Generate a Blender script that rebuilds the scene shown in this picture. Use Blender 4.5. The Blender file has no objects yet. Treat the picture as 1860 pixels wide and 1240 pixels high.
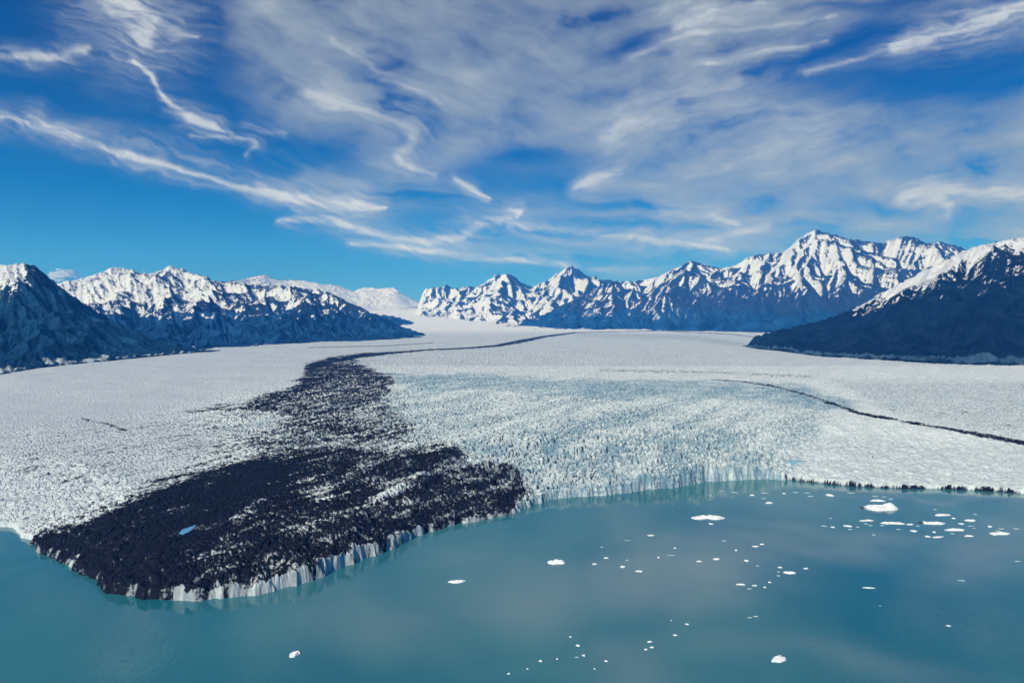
import bpy, math, random
import numpy as np

# ------------------------------------------------------------------ camera
CAM_H = 250.0            # metres above the lake
FOC, CX, HOR = 1240.0, 930.0, 585.0     # survey constants: bearing (px) and dip (py) of the photograph
scene = bpy.context.scene
col = scene.collection
cam_d = bpy.data.cameras.new("camera")
cam = bpy.data.objects.new("camera", cam_d)
col.objects.link(cam)
cam.location = (0, 0, CAM_H)
cam.rotation_euler = (math.radians(90), 0, 0)
cam_d.lens = 24.0
cam_d.sensor_width = 36.0
cam_d.shift_y = -35.0 / 1860.0
cam_d.clip_start = 1.0
cam_d.clip_end = 200000.0
scene.camera = cam

# ------------------------------------------------------------------ sky, sun, exposure
SUN_EL, SUN_AZ = math.radians(31), math.radians(211)      # azimuth clockwise from the view direction (+Y)
SKY_STRENGTH, SUN_STRENGTH = 0.11, 4.3
world = bpy.data.worlds.new("World")
scene.world = world
world.use_nodes = True
wn, wl = world.node_tree.nodes, world.node_tree.links
wn.clear()
wo = wn.new('ShaderNodeOutputWorld')
bg = wn.new('ShaderNodeBackground')
sk = wn.new('ShaderNodeTexSky')
sk.sky_type = 'NISHITA'
sk.sun_disc = False
sk.sun_elevation = SUN_EL
sk.sun_rotation = SUN_AZ
sk.altitude = 1200
sk.air_density = 1.0
sk.dust_density = 0.3
sk.ozone_density = 4.0
tint = wn.new('ShaderNodeMix')
tint.data_type = 'RGBA'
tint.blend_type = 'MULTIPLY'
tint.inputs[0].default_value = 1.0
wl.new(sk.outputs[0], tint.inputs[6])
wtc = wn.new('ShaderNodeTexCoord'); wsx = wn.new('ShaderNodeSeparateXYZ'); wrp = wn.new('ShaderNodeValToRGB')
wl.new(wtc.outputs['Generated'], wsx.inputs[0]); wl.new(wsx.outputs[2], wrp.inputs[0])
we = wrp.color_ramp.elements
we[0].position, we[0].color = 0.03, (0.16, 0.40, 0.66, 1)
we[1].position, we[1].color = 0.40, (0.0, 0.18, 0.48, 1)
e_ = we.new(0.17); e_.color = (0.008, 0.31, 0.60, 1)
wl.new(wrp.outputs[0], tint.inputs[7])
wl.new(tint.outputs[2], bg.inputs[0])
bg.inputs[1].default_value = SKY_STRENGTH
wl.new(bg.outputs[0], wo.inputs[0])

sun_d = bpy.data.lights.new("sun", 'SUN')
sun_d.energy = SUN_STRENGTH
sun_d.angle = math.radians(0.5)
sun_d.color = (0.97, 0.985, 0.96)
sun = bpy.data.objects.new("sun", sun_d)
col.objects.link(sun)
sun.rotation_euler = (math.radians(90) - SUN_EL, 0, math.pi - SUN_AZ)
scene.view_settings.view_transform = 'Standard'
scene.view_settings.look = 'None'
scene.view_settings.exposure = 0.0
scene.view_settings.gamma = 1.0
scene.render.engine = 'CYCLES'
scene.cycles.use_denoising = True
scene.cycles.denoising_input_passes = 'RGB_ALBEDO_NORMAL'
scene.cycles.denoising_prefilter = 'ACCURATE'
scene.cycles.volume_bounces = 2
scene.cycles.max_bounces = 6
scene.cycles.diffuse_bounces = 2
scene.cycles.transparent_max_bounces = 8
scene.cycles.volume_max_steps = 64

# ------------------------------------------------------------------ helpers
def tag(o, label=None, cat=None, group=None, kind=None):
    if label: o['label'] = label
    if cat: o['category'] = cat
    if group: o['group'] = group
    if kind: o['kind'] = kind
    return o

def _h(ix, iy, seed):
    h = (ix.astype(np.int64) * 374761393 + iy.astype(np.int64) * 668265263 + seed * 974634777) & 0xFFFFFFFF
    h = ((h ^ (h >> 13)) * 1274126177) & 0xFFFFFFFF
    h = ((h ^ (h >> 16)) * 2246822519) & 0xFFFFFFFF
    return (h ^ (h >> 15)) & 0xFFFFFFFF

def perlin(x, y, seed=0):
    x0 = np.floor(x); y0 = np.floor(y)
    fx = x - x0; fy = y - y0
    u = fx * fx * fx * (fx * (fx * 6 - 15) + 10)
    v = fy * fy * fy * (fy * (fy * 6 - 15) + 10)
    def g(dx, dy):
        a = _h(x0 + dx, y0 + dy, seed).astype(np.float64) * (2 * math.pi / 4294967296.0)
        return np.cos(a) * (fx - dx) + np.sin(a) * (fy - dy)
    a = g(0, 0); b = g(1, 0); c = g(0, 1); d = g(1, 1)
    return ((a * (1 - u) + b * u) * (1 - v) + (c * (1 - u) + d * u) * v) * 1.45

def fbm(x, y, o=4, seed=0, gain=0.5, lac=2.03):
    s = 0; a = 1; n = 0
    for i in range(o):
        s = s + a * perlin(x, y, seed + i * 17); n += a
        x = x * lac + 3.7; y = y * lac - 1.3; a *= gain
    return s / n

def ridged(x, y, o=4, seed=0, gain=0.5, lac=2.05):
    s = 0; a = 1; n = 0; w = 1
    for i in range(o):
        r = 1 - np.abs(perlin(x, y, seed + i * 31)) * 1.3
        r = np.clip(r, 0, 1) ** 2
        s = s + a * r * w; n += a
        w = np.clip(r * 1.6, 0, 1)
        x = x * lac + 5.1; y = y * lac + 2.9; a *= gain
    return s / n

def worley(x, y, seed=0):
    """F1, F2 and the random value of the nearest cell."""
    x0 = np.floor(x); y0 = np.floor(y)
    f1 = np.full(x.shape, 9.0); f2 = np.full(x.shape, 9.0); r = np.zeros(x.shape)
    for dx in (-1, 0, 1):
        for dy in (-1, 0, 1):
            h = _h(x0 + dx, y0 + dy, seed)
            px = (h & 0xFFFF) / 65535.0; py = (h >> 16) / 65535.0
            d = np.hypot(x0 + dx + px - x, y0 + dy + py - y)
            rr = ((h * 2654435761) & 0xFFFF) / 65535.0
            near = d < f1
            f2 = np.where(near, f1, np.minimum(f2, d))
            r = np.where(near, rr, r)
            f1 = np.where(near, d, f1)
    return f1, f2, r

def sstep(a, b, x):
    t = np.clip((x - a) / (b - a), 0, 1)
    return t * t * (3 - 2 * t)

def grid_mesh(name, X, Y, Z, mat, attrs=None, keep=None, smooth=True):
    """one connected sheet of quads from three (rows, columns) arrays; KEEP: boolean per vertex"""
    R, Cn = X.shape
    idx = np.arange(R * Cn, dtype=np.int64).reshape(R, Cn)
    a = idx[:-1, :-1]; b = idx[:-1, 1:]; c = idx[1:, 1:]; d = idx[1:, :-1]
    F = np.stack([a, b, c, d], -1).reshape(-1, 4)
    if keep is not None:
        k = keep.reshape(-1)
        F = F[k[F].any(1)]
    used = np.zeros(R * Cn, bool); used[F.reshape(-1)] = True
    remap = np.cumsum(used) - 1
    F = remap[F]
    V = np.stack([X.reshape(-1), Y.reshape(-1), Z.reshape(-1)], -1)[used].astype(np.float32)
    me = bpy.data.meshes.new(name)
    me.vertices.add(len(V)); me.vertices.foreach_set('co', V.reshape(-1))
    me.loops.add(len(F) * 4); me.loops.foreach_set('vertex_index', F.reshape(-1).astype(np.int32))
    me.polygons.add(len(F))
    me.polygons.foreach_set('loop_start', np.arange(0, len(F) * 4, 4, dtype=np.int32))
    me.polygons.foreach_set('loop_total', np.full(len(F), 4, np.int32))
    me.polygons.foreach_set('use_smooth', np.full(len(F), smooth))
    me.update(calc_edges=True)
    for k, v in (attrs or {}).items():
        at = me.attributes.new(k, 'FLOAT', 'POINT')
        at.data.foreach_set('value', v.reshape(-1)[used].astype(np.float32))
    me.materials.append(mat)
    o = bpy.data.objects.new(name, me)
    col.objects.link(o)
    return o

def grid_normals(X, Y, Z):
    def dg(A, ax): return np.gradient(A, axis=ax)
    ux, uy, uz = dg(X, 1), dg(Y, 1), dg(Z, 1)
    vx, vy, vz = dg(X, 0), dg(Y, 0), dg(Z, 0)
    nx = uy * vz - uz * vy; ny = uz * vx - ux * vz; nz = ux * vy - uy * vx
    l = np.sqrt(nx * nx + ny * ny + nz * nz) + 1e-9
    return nx / l, ny / l, nz / l

def blur(A, k):
    P = np.pad(A, k, mode='edge')
    S = np.cumsum(np.cumsum(P, 0), 1)
    S = np.pad(S, ((1, 0), (1, 0)))
    n = 2 * k + 1
    return (S[n:, n:] - S[:-n, n:] - S[n:, :-n] + S[:-n, :-n]) / (n * n)

def erode(H, cx, cy, seed, its=10, K=0.10, m=0.5, talus=1.1):
    """streams cut valleys into the grid H (cell sizes CX, CY in metres): every cell drains to its lowest
    neighbour and is lowered towards it, the more the larger the area that drains through it"""
    R, Cn = H.shape
    n = R * Cn
    H = H.copy()
    idx = np.arange(n).reshape(R, Cn)
    nb = [(dy, dx, math.hypot(dx * cx, dy * cy)) for dy in (-1, 0, 1) for dx in (-1, 0, 1) if dx or dy]
    unit = math.sqrt(cx * cy)
    for it in range(its):
        best = np.zeros((R, Cn)); rec = idx.copy(); dl = np.full((R, Cn), unit)
        for dy, dx, d in nb:
            S = np.full((R, Cn), -1e9)
            ys, yd = slice(max(0, -dy), R - max(0, dy)), slice(max(0, dy), R - max(0, -dy))
            xs, xd = slice(max(0, -dx), Cn - max(0, dx)), slice(max(0, dx), Cn - max(0, -dx))
            S[ys, xs] = (H[ys, xs] - H[yd, xd]) / d
            k = S > best
            best[k] = S[k]; rec[k] = (idx + dy * Cn + dx)[k]; dl[k] = d
        order = np.argsort(H.reshape(-1), kind='stable')
        ol, rl = order.tolist(), rec.reshape(-1).tolist()
        A = [1.0] * n
        for i in reversed(ol):
            q = rl[i]
            if q != i: A[q] += A[i]
        F = (K * np.array(A) ** m * unit / dl.reshape(-1))
        F[rec.reshape(-1) == idx.reshape(-1)] = 0
        Fl = F.tolist(); h = H.reshape(-1).tolist()
        for i in ol:
            f = Fl[i]
            if f: h[i] = (h[i] + f * h[rl[i]]) / (1 + f)
        H = np.array(h).reshape(R, Cn)
        for _ in range(2):                                   # slopes steeper than the angle of rest slide
            for dy, dx, d in nb:
                ys, yd = slice(max(0, -dy), R - max(0, dy)), slice(max(0, dy), R - max(0, -dy))
                xs, xd = slice(max(0, -dx), Cn - max(0, dx)), slice(max(0, dx), Cn - max(0, -dx))
                ex = H[ys, xs] - H[yd, xd] - talus * d
                H[ys, xs] -= np.maximum(ex, 0) * 0.5
    return H

def resize(A, R, Cn):
    r = np.linspace(0, A.shape[0] - 1, R); c = np.linspace(0, A.shape[1] - 1, Cn)
    r0 = np.minimum(r.astype(int), A.shape[0] - 2); c0 = np.minimum(c.astype(int), A.shape[1] - 2)
    fr = (r - r0)[:, None]; fc = (c - c0)[None, :]
    a, b = A[np.ix_(r0, c0)], A[np.ix_(r0, c0 + 1)]
    d, e = A[np.ix_(r0 + 1, c0)], A[np.ix_(r0 + 1, c0 + 1)]
    return (a * (1 - fc) + b * fc) * (1 - fr) + (d * (1 - fc) + e * fc) * fr

# ------------------------------------------------------------------ node helpers
class NT:
    def __init__(s, name):
        s.m = bpy.data.materials.new(name); s.m.use_nodes = True
        s.t = s.m.node_tree; s.n = s.t.nodes; s.l = s.t.links; s.n.clear()
        s.out = s.n.new('ShaderNodeOutputMaterial')
    def put(s, v, sock):
        if hasattr(v, 'links') or isinstance(v, bpy.types.NodeSocket): s.l.new(v, sock)
        else: sock.default_value = v
    def attr(s, name):
        a = s.n.new('ShaderNodeAttribute'); a.attribute_name = name; return a.outputs['Fac']
    def pos(s):
        return s.n.new('ShaderNodeNewGeometry').outputs['Position']
    def normal_z(s):
        g = s.n.new('ShaderNodeNewGeometry'); x = s.n.new('ShaderNodeSeparateXYZ')
        s.l.new(g.outputs['Normal'], x.inputs[0]); return x.outputs[2]
    def scale(s, v, xyz):
        m = s.n.new('ShaderNodeMapping'); s.l.new(v, m.inputs[0]); m.inputs['Scale'].default_value = xyz
        return m.outputs[0]
    def noise(s, vec, sc, det=4, rough=0.6, dist=0.0):
        n = s.n.new('ShaderNodeTexNoise'); s.l.new(vec, n.inputs['Vector'])
        n.inputs['Scale'].default_value = sc; n.inputs['Detail'].default_value = det
        n.inputs['Roughness'].default_value = rough; n.inputs['Distortion'].default_value = dist
        return n.outputs['Fac']
    def math(s, op, a, b=0.0, c=0.0, clamp=False):
        m = s.n.new('ShaderNodeMath'); m.operation = op; m.use_clamp = clamp
        s.put(a, m.inputs[0]); s.put(b, m.inputs[1])
        if len(m.inputs) > 2: s.put(c, m.inputs[2])
        return m.outputs[0]
    def ramp(s, v, a, b, lo=0.0, hi=1.0):
        m = s.n.new('ShaderNodeMapRange'); m.interpolation_type = 'SMOOTHSTEP'
        s.put(v, m.inputs[0]); m.inputs[1].default_value = a; m.inputs[2].default_value = b
        m.inputs[3].default_value = lo; m.inputs[4].default_value = hi
        return m.outputs[0]
    def mix(s, f, a, b):
        m = s.n.new('ShaderNodeMix'); m.data_type = 'RGBA'
        s.put(f, m.inputs[0])
        for v, i in ((a, 6), (b, 7)):
            if isinstance(v, tuple): m.inputs[i].default_value = (*v, 1) if len(v) == 3 else v
            else: s.l.new(v, m.inputs[i])
        return m.outputs[2]
    def bump(s, h, strength, dist):
        b = s.n.new('ShaderNodeBump'); s.l.new(h, b.inputs['Height'])
        b.inputs['Strength'].default_value = strength; b.inputs['Distance'].default_value = dist
        return b.outputs[0]
    def bsdf(s, color, rough=0.8, normal=None, spec=0.3, **kw):
        p = s.n.new('ShaderNodeBsdfPrincipled')
        if isinstance(color, tuple): p.inputs['Base Color'].default_value = (*color, 1)
        else: s.l.new(color, p.inputs['Base Color'])
        s.put(rough, p.inputs['Roughness'])
        p.inputs['Specular IOR Level'].default_value = spec
        if normal is not None: s.l.new(normal, p.inputs['Normal'])
        for k, v in kw.items(): s.put(v, p.inputs[k])
        s.l.new(p.outputs[0], s.out.inputs[0])
        return p

# ------------------------------------------------------------------ the ice surface as a function of range
_D = np.array([0, 500, 600, 700, 850, 1000, 1300, 1600, 2100, 3000, 5000, 8000, 20000.])
_Zi = np.array([6, 10, 15, 21, 30, 38, 55, 70, 90, 110, 130, 150, 830.])
def ice_level(d): return np.interp(d, _D, _Zi)
_dd = np.linspace(500, 8400, 4000)
_rr = HOR + (CAM_H - ice_level(_dd)) * FOC / _dd
def row_to_range(row):
    """range on the ice surface seen at this dip; far rows stop at 8.4 km"""
    return float(np.interp(row, _rr[::-1], _dd[::-1]))
def lake_point(px, py):
    y = CAM_H * FOC / (py - HOR)
    return ((px - CX) / FOC * y, y)

SHORE = [(-700, 905), (-300, 935), (-100, 948), (0, 957), (25, 962), (36, 975), (58, 985), (66, 1000), (110, 1020), (150, 1045),
         (175, 1053), (181, 1068), (205, 1080), (250, 1087), (300, 1091), (345, 1092), (400, 1088), (460, 1082),
         (500, 1072), (540, 1063), (580, 1050), (620, 1032), (660, 1016), (700, 1002), (732, 990), (748, 977),
         (790, 963), (830, 953), (880, 944), (930, 935), (952, 925), (975, 915), (1000, 908), (1050, 903),
         (1100, 900), (1150, 893), (1200, 888), (1250, 882), (1272, 876), (1330, 872), (1400, 870), (1440, 872),
         (1480, 877), (1530, 882), (1600, 886), (1700, 888), (1760, 890), (1860, 896), (2000, 905), (2400, 930)]
CLIFF = [(-700, 4), (0, 4), (60, 4), (180, 6), (230, 7), (300, 10), (400, 10), (520, 11), (640, 14), (700, 12), (760, 7), (900, 5),
         (960, 7), (1050, 10), (1150, 14), (1250, 22), (1330, 21), (1400, 14), (1440, 7), (1500, 6), (1600, 5), (1860, 5), (2400, 6)]

def blob(U, V, cx, cy, rx, ry, ang=0.0):
    a = math.radians(ang); c, s = math.cos(a), math.sin(a)
    dx, dy = U - cx, V - cy
    p = (dx * c + dy * s) / rx; q = (-dx * s + dy * c) / ry
    return np.exp(-(p * p + q * q))

def stroke(U, V, pts, w, soft=1.0):
    """soft-edged line through pts (u, v, width scale)"""
    best = np.zeros(U.shape)
    for (a, b) in zip(pts[:-1], pts[1:]):
        ax, ay = a[0], a[1]; bx, by = b[0], b[1]
        wa = a[2] if len(a) > 2 else 1; wb = b[2] if len(b) > 2 else 1
        dx, dy = bx - ax, by - ay
        t = np.clip(((U - ax) * dx + (V - ay) * dy) / (dx * dx + dy * dy + 1e-9), 0, 1)
        d = np.hypot(U - ax - t * dx, V - ay - t * dy)
        ww = w * (wa + (wb - wa) * t)
        best = np.maximum(best, np.exp(-(d / np.maximum(ww, 0.3)) ** 2 * soft))
    return best

def in_poly(U, V, poly, soft):
    """1 inside, falling to 0 over `soft` outside/inside the outline"""
    n = len(poly); inside = np.zeros(U.shape, bool); dist = np.full(U.shape, 1e9)
    for i in range(n):
        (ax, ay), (bx, by) = poly[i], poly[(i + 1) % n]
        dx, dy = bx - ax, by - ay
        if ay != by:
            cond = ((ay > V) != (by > V)) & (U < dx * (V - ay) / dy + ax)
            inside ^= cond
        t = np.clip(((U - ax) * dx + (V - ay) * dy) / (dx * dx + dy * dy + 1e-9), 0, 1)
        dist = np.minimum(dist, np.hypot(U - ax - t * dx, V - ay - t * dy))
    sd = np.where(inside, dist, -dist)
    return sstep(-soft, soft, sd)

# ------------------------------------------------------------------ glacier
def glacier_material():
    s = NT("glacier_ice")
    P = s.pos()
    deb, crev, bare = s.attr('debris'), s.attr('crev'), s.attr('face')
    n1 = s.noise(P, 0.22, 5, 0.65)
    n2 = s.noise(P, 0.035, 4, 0.6)
    nz = s.normal_z()
    # clean ice: old snow to blue ice in the cracks, with painted crevasse shade
    n4 = s.noise(P, 0.42, 4, 0.72)
    snow = s.mix(s.math('ADD', s.math('MULTIPLY', n2, 0.6), s.math('MULTIPLY', n4, 0.4)), (0.50, 0.57, 0.59), (0.88, 0.91, 0.90))
    n5 = s.noise(P, 0.30, 3, 0.75)
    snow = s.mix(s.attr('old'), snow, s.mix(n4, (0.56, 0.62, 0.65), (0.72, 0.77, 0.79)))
    shade_spk = s.math('MULTIPLY', s.attr('shade_spk'), s.ramp(n5, 0.44, 0.57))
    snow = s.mix(shade_spk, snow, s.mix(n2, (0.06, 0.14, 0.21), (0.20, 0.32, 0.40)))  # dark blue-grey speckle painted in for crevasse shadow
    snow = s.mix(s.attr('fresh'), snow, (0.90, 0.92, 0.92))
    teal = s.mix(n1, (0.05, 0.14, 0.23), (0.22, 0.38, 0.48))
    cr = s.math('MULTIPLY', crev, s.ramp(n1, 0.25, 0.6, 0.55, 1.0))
    ice = s.mix(cr, snow, teal)  # blue ice of the cracks, deepened in place of their shadow
    dirty = s.math('MULTIPLY', s.ramp(deb, 0.38, 0.75), s.math('SUBTRACT', 0.80, s.math('MULTIPLY', bare, 0.75)))
    ice = s.mix(dirty, ice, s.mix(n4, (0.04, 0.055, 0.09), (0.34, 0.38, 0.44)))
    # rock debris lies on the flatter tops and has patchy edges
    t = s.math('ADD', deb, s.math('MULTIPLY', s.math('SUBTRACT', n1, 0.5), 0.9))
    t = s.math('ADD', t, s.math('MULTIPLY', s.math('SUBTRACT', n4, 0.5), 0.9))
    t = s.math('SUBTRACT', t, s.ramp(nz, 0.80, 0.52, 0.0, 0.22))
    t = s.math('SUBTRACT', t, s.math('MULTIPLY', bare, 1.3))
    m = s.ramp(t, 0.40, 0.56)
    n3 = s.noise(P, 0.6, 3, 0.7)
    rock = s.mix(n3, (0.003, 0.004, 0.008), (0.016, 0.018, 0.030))
    c = s.mix(m, ice, rock)
    hb = s.math('ADD', s.math('MULTIPLY', n1, 1.0), s.math('MULTIPLY', n3, 0.35))
    s.bsdf(c, 0.75, s.bump(hb, 0.6, 1.4), 0.04)
    return s.m

def build_glacier():
    ys = list(np.arange(520, 1250, 1.8))
    while ys[-1] < 20000:
        y = ys[-1]
        ys.append(y + y * (0.0018 if y < 2400 else 0.005))
    ys = np.array(ys)
    ts = np.linspace(-1.08, 1.12, 1760)
    T, Y = np.meshgrid(ts, ys)
    X = T * Y
    U = CX + FOC * T
    base = ice_level(Y)
    V = HOR + (CAM_H - base) * FOC / Y
    # --- distance to the waterline
    S = np.array([lake_point(*p) for p in SHORE])
    sx = (np.array([p[0] for p in SHORE]) - CX) / FOC
    yshore = np.interp(T, sx, S[:, 1])
    near = Y < 2000
    Xn, Yn = X[near], Y[near]
    dist = np.full(Xn.shape, 1e9)
    wob = fbm(Xn / 26, Yn / 26, 3, 5) * 9 + perlin(Xn / 7, Yn / 7, 8) * 3.2
    for i in range(len(S) - 1):
        (ax, ay), (bx, by) = S[i], S[i + 1]
        dx, dy = bx - ax, by - ay
        t = np.clip(((Xn - ax) * dx + (Yn - ay) * dy) / (dx * dx + dy * dy), 0, 1)
        dist = np.minimum(dist, np.hypot(Xn - ax - t * dx, Yn - ay - t * dy))
    sd = np.full(X.shape, 5000.0)
    sd[near] = np.where(Yn > yshore[near], dist, -dist) + wob * np.clip(1 - np.abs(dist) / 60, 0, 1) * 0.6
    ch = np.interp(U, [c[0] for c in CLIFF], [c[1] for c in CLIFF])
    ch = ch * (1 + 0.40 * fbm(X / 45, Y / 45, 2, 77) + 0.38 * perlin(X / 22, Y / 22, 78) + 0.30 * perlin(X / 9, Y / 9, 79))
    # --- broad level
    undul = fbm(X / 260, Y / 260, 3, 21) * 5 * sstep(30, 250, sd)
    lvl = np.minimum(base + undul, ch + np.maximum(sd, 0) * 0.16 + np.sqrt(np.maximum(sd, 0)) * 0.5)
    V = HOR + (CAM_H - np.where(sd > 0, lvl, ch)) * FOC / Y
    # --- zones
    wx = U + fbm(X / 90, Y / 90, 3, 31) * 26
    wv = V + fbm(X / 90, Y / 90, 3, 47) * 9
    icefall = in_poly(wx, wv, [(850, 800), (1000, 765), (1180, 745), (1330, 790), (1430, 850), (1440, 880), (950, 930), (900, 870)], 18)
    band1 = in_poly(wx, wv, [(700, 682), (860, 680), (1000, 690), (1250, 692), (1460, 700), (1560, 735), (1500, 745), (1300, 720), (1100, 722), (900, 705), (760, 706)], 8)
    mid = in_poly(wx, wv, [(600, 690), (1000, 700), (1500, 730), (1500, 800), (1400, 870), (1000, 900), (600, 860), (400, 780)], 30)
    body = in_poly(wx, wv, [(30, 972), (150, 940), (250, 900), (350, 860), (470, 820), (620, 800), (720, 812), (830, 800), (860, 830),
                            (950, 850), (962, 895), (930, 935), (850, 952), (750, 985), (640, 1030), (540, 1070), (300, 1100), (180, 1095), (50, 1000)], 22)
    leftflat = in_poly(U, V, [(-600, 640), (700, 590), (560, 690), (330, 740), (200, 760), (-600, 790)], 25)
    rightflat = in_poly(wx, wv, [(1440, 770), (1700, 800), (2400, 800), (2400, 890), (1450, 880), (1400, 850)], 20)
    coarse = in_poly(wx, wv, [(300, 1100), (380, 990), (450, 930), (540, 880), (680, 850), (940, 845), (980, 900), (900, 950), (560, 1090)], 24)
    rough = 0.45 + 0.75 * mid + 0.8 * icefall + 0.35 * band1 - 0.15 * body + 0.48 * body * coarse
    plain = in_poly(U, V, [(-700, 740), (300, 745), (430, 800), (330, 860), (150, 930), (0, 960), (-700, 960)], 35)
    rough *= (1 - 0.75 * leftflat) * (1 - 0.62 * rightflat) * (1 - 0.5 * plain)
    rough *= np.clip(sstep(-2, 8, sd) * 1.0, 0, 1) * (0.8 + 0.2 * sstep(4, 32, sd))
    rough *= (1 - blob(U, V, 342, 960, 26, 12)) * (1 - 0.9 * blob(U, V, 1442, 836, 36, 8))
    # --- seracs
    along, across = X * 0.60 + Y * 0.80, X * 0.80 - Y * 0.60
    wpx = X + perlin(X / 30, Y / 30, 3) * 9
    wpy = Y + perlin(X / 30, Y / 30, 4) * 9
    f1, f2, rr = worley((wpx * .8 - wpy * .6) / 12.0, (wpx * .6 + wpy * .8) / 6.5, 12)
    g1, g2, r2 = worley((wpx * .8 - wpy * .6) / 6.0 + 7, (wpx * .6 + wpy * .8) / 3.8, 33)
    blk = sstep(0.02, 0.38, f2 - f1)
    ser = blk * (0.5 + 0.6 * rr) * (2.9 + 1.5 * fbm(X / 40, Y / 40, 2, 91)) - (1 - sstep(0.0, 0.2, f2 - f1)) * 2.2
    ser += (sstep(0.0, 0.4, g2 - g1) * (0.3 + r2) - 0.4) * 1.5
    ser += ridged(along / 34 + perlin(X / 70, Y / 70, 92), across / 16, 3, 90) * 2.6 - 0.6
    ser = np.minimum(ser, 4.2 + 0.3 * (ser - 4.2)) + perlin(X / 2.9, Y / 2.9, 93) * 0.5
    hfade = 1 - 0.35 * sstep(2500, 5000, Y)
    z_in = lvl + (ser - 2.4) * rough * hfade
    # --- cliff: narrow rise from below the water to the level
    flut = perlin(X / 15.0, Y / 15.0, 60) * 2.6 + perlin(X / 6.5, Y / 6.5, 61) * 1.1 + perlin(X / 3.1, Y / 3.1, 62) * 0.5
    rise = np.clip((sd + flut) / (1.8 + ch * 0.14), 0, 1) ** 0.8
    Z = np.where(sd < 40, -4 + (np.maximum(z_in, 1.5) + 4) * rise, z_in)
    # --- where rock debris covers the ice
    st = fbm(across / 13 + perlin(X / 120, Y / 120, 49) * 1.5, along / 110, 4, 50) * 1.25          # streaks along the flow
    debris = body * (0.85 - 0.03 * coarse + 0.38 * st + 0.25 * fbm(X / 60, Y / 60, 3, 51))
    # frayed left edge of the dark ice
    fray = in_poly(wx - 10, wv, [(20, 965), (120, 925), (300, 850), (460, 795), (700, 770), (850, 800), (600, 850), (300, 920)], 22)
    debris = np.maximum(debris, fray * (0.50 + 0.50 * st))
    upper = in_poly(wx, wv, [(585, 656), (640, 652), (690, 672), (722, 690), (705, 725), (650, 758), (560, 765), (470, 748), (330, 750), (440, 728), (520, 703), (555, 672)], 11)
    debris = np.maximum(debris, upper * (0.70 + 0.42 * st))
    speck = in_poly(wx, wv, [(560, 700), (720, 690), (760, 740), (830, 800), (850, 850), (500, 830), (300, 850), (130, 900), (-40, 860), (60, 800), (180, 755), (330, 745)], 26)
    debris = np.maximum(debris, speck * (0.41 + 0.30 * st) * (0.72 + 0.28 * sstep(250, 500, U)))
    debris = np.maximum(debris, (0.36 + 0.2 * st) * in_poly(wx, wv, [(720, 720), (830, 790), (960, 850), (1080, 860), (1150, 900), (930, 940), (800, 860), (640, 780)], 24))
    debris = np.maximum(debris, 0.30 * mid + 0.1 * st)
    debris = np.maximum(debris, (0.66 + 0.45 * st) * in_poly(wx, wv, [(540, 745), (700, 720), (760, 770), (740, 810), (480, 830), (420, 800)], 22))
    # inner brighter windows in the dark ice
    win = np.maximum.reduce([blob(U, V, 580, 890, 26, 20), 0.9 * stroke(U, V, [(690, 900), (760, 865), (870, 835)], 8),
                             0.8 * stroke(U, V, [(760, 905), (850, 870), (900, 850)], 6), 0.7 * blob(U, V, 660, 840, 34, 10, 10),
                             0.9 * stroke(U, V, [(470, 905), (440, 935), (420, 955)], 9), 0.7 * stroke(U, V, [(560, 940), (640, 925), (700, 905)], 9)])
    debris -= 0.30 * win * (0.6 + 0.8 * np.abs(st))
    front = in_poly(wx, wv, [(500, 1010), (560, 1005), (640, 1000), (600, 1035), (540, 1080), (440, 1100), (440, 1060)], 14)
    debris -= 0.22 * front
    debris = np.maximum(debris, 0.28 * sstep(900, 500, np.abs(U - 300)) * sstep(745, 790, V) * (1 - sstep(420, 700, U)) * (0.7 + st))
    lines = stroke(U, V, [(1045, 604, .7), (990, 611, 1.2), (945, 620, 2.0), (900, 628, 1.2), (850, 632, .8), (780, 635, .8), (720, 640, 1.2), (660, 645, 2.6), (600, 655, 4), (560, 668, 5)], 2.0)
    lines = np.maximum(lines, 0.9 * stroke(U, V, [(1290, 689, .5), (1350, 693, .8), (1400, 700, 1), (1450, 712, 1.2), (1510, 732, 1.8), (1560, 750, 2.0), (1620, 761, 1.7), (1700, 774, 1.7), (1780, 789, 2.4), (1870, 805, 2.8), (2100, 850, 3)], 1.9))
    lines = np.maximum(lines, 0.75 * stroke(U, V, [(790, 622), (700, 628), (560, 631)], 0.8))
    lines = np.maximum(lines, 0.75 * stroke(U, V, [(1040, 604), (1200, 600.5), (1330, 607), (1400, 616)], 1.0))
    lines = np.maximum(lines, 0.55 * stroke(U, V, [(150, 760), (190, 768), (230, 782)], 4))
    debris = np.maximum(debris, lines * (0.88 + 0.5 * perlin(X / 40, Y / 40, 9)))
    grey = 0.42 * stroke(U, V, [(1090, 672), (1300, 676), (1480, 684)], 5) + 0.30 * stroke(U, V, [(1050, 606), (1250, 612), (1380, 628)], 5)
    grey += 0.27 * in_poly(wx, wv, [(1500, 690), (1700, 690), (2300, 690), (2300, 800), (1860, 795), (1620, 752)], 12)
    debris = np.maximum(debris, grey + 0.1 * st)
    debris = np.maximum(debris, 0.16 + 0.12 * st)
    debris += ((0.5 - rr) * 0.18 + (0.5 - r2) * 0.30) * (1 - 0.45 * body)
    # water-washed faces of the front are clean, except round the low dark tip
    clean = np.interp(U, [-300, 60, 200, 290, 320, 520, 900, 960, 1410, 1440, 2400], [.2, 0, 0, .1, .55, .85, .35, 1, 1, 0, 0])
    Z = np.where(sd < -3, -8, Z)
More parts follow.
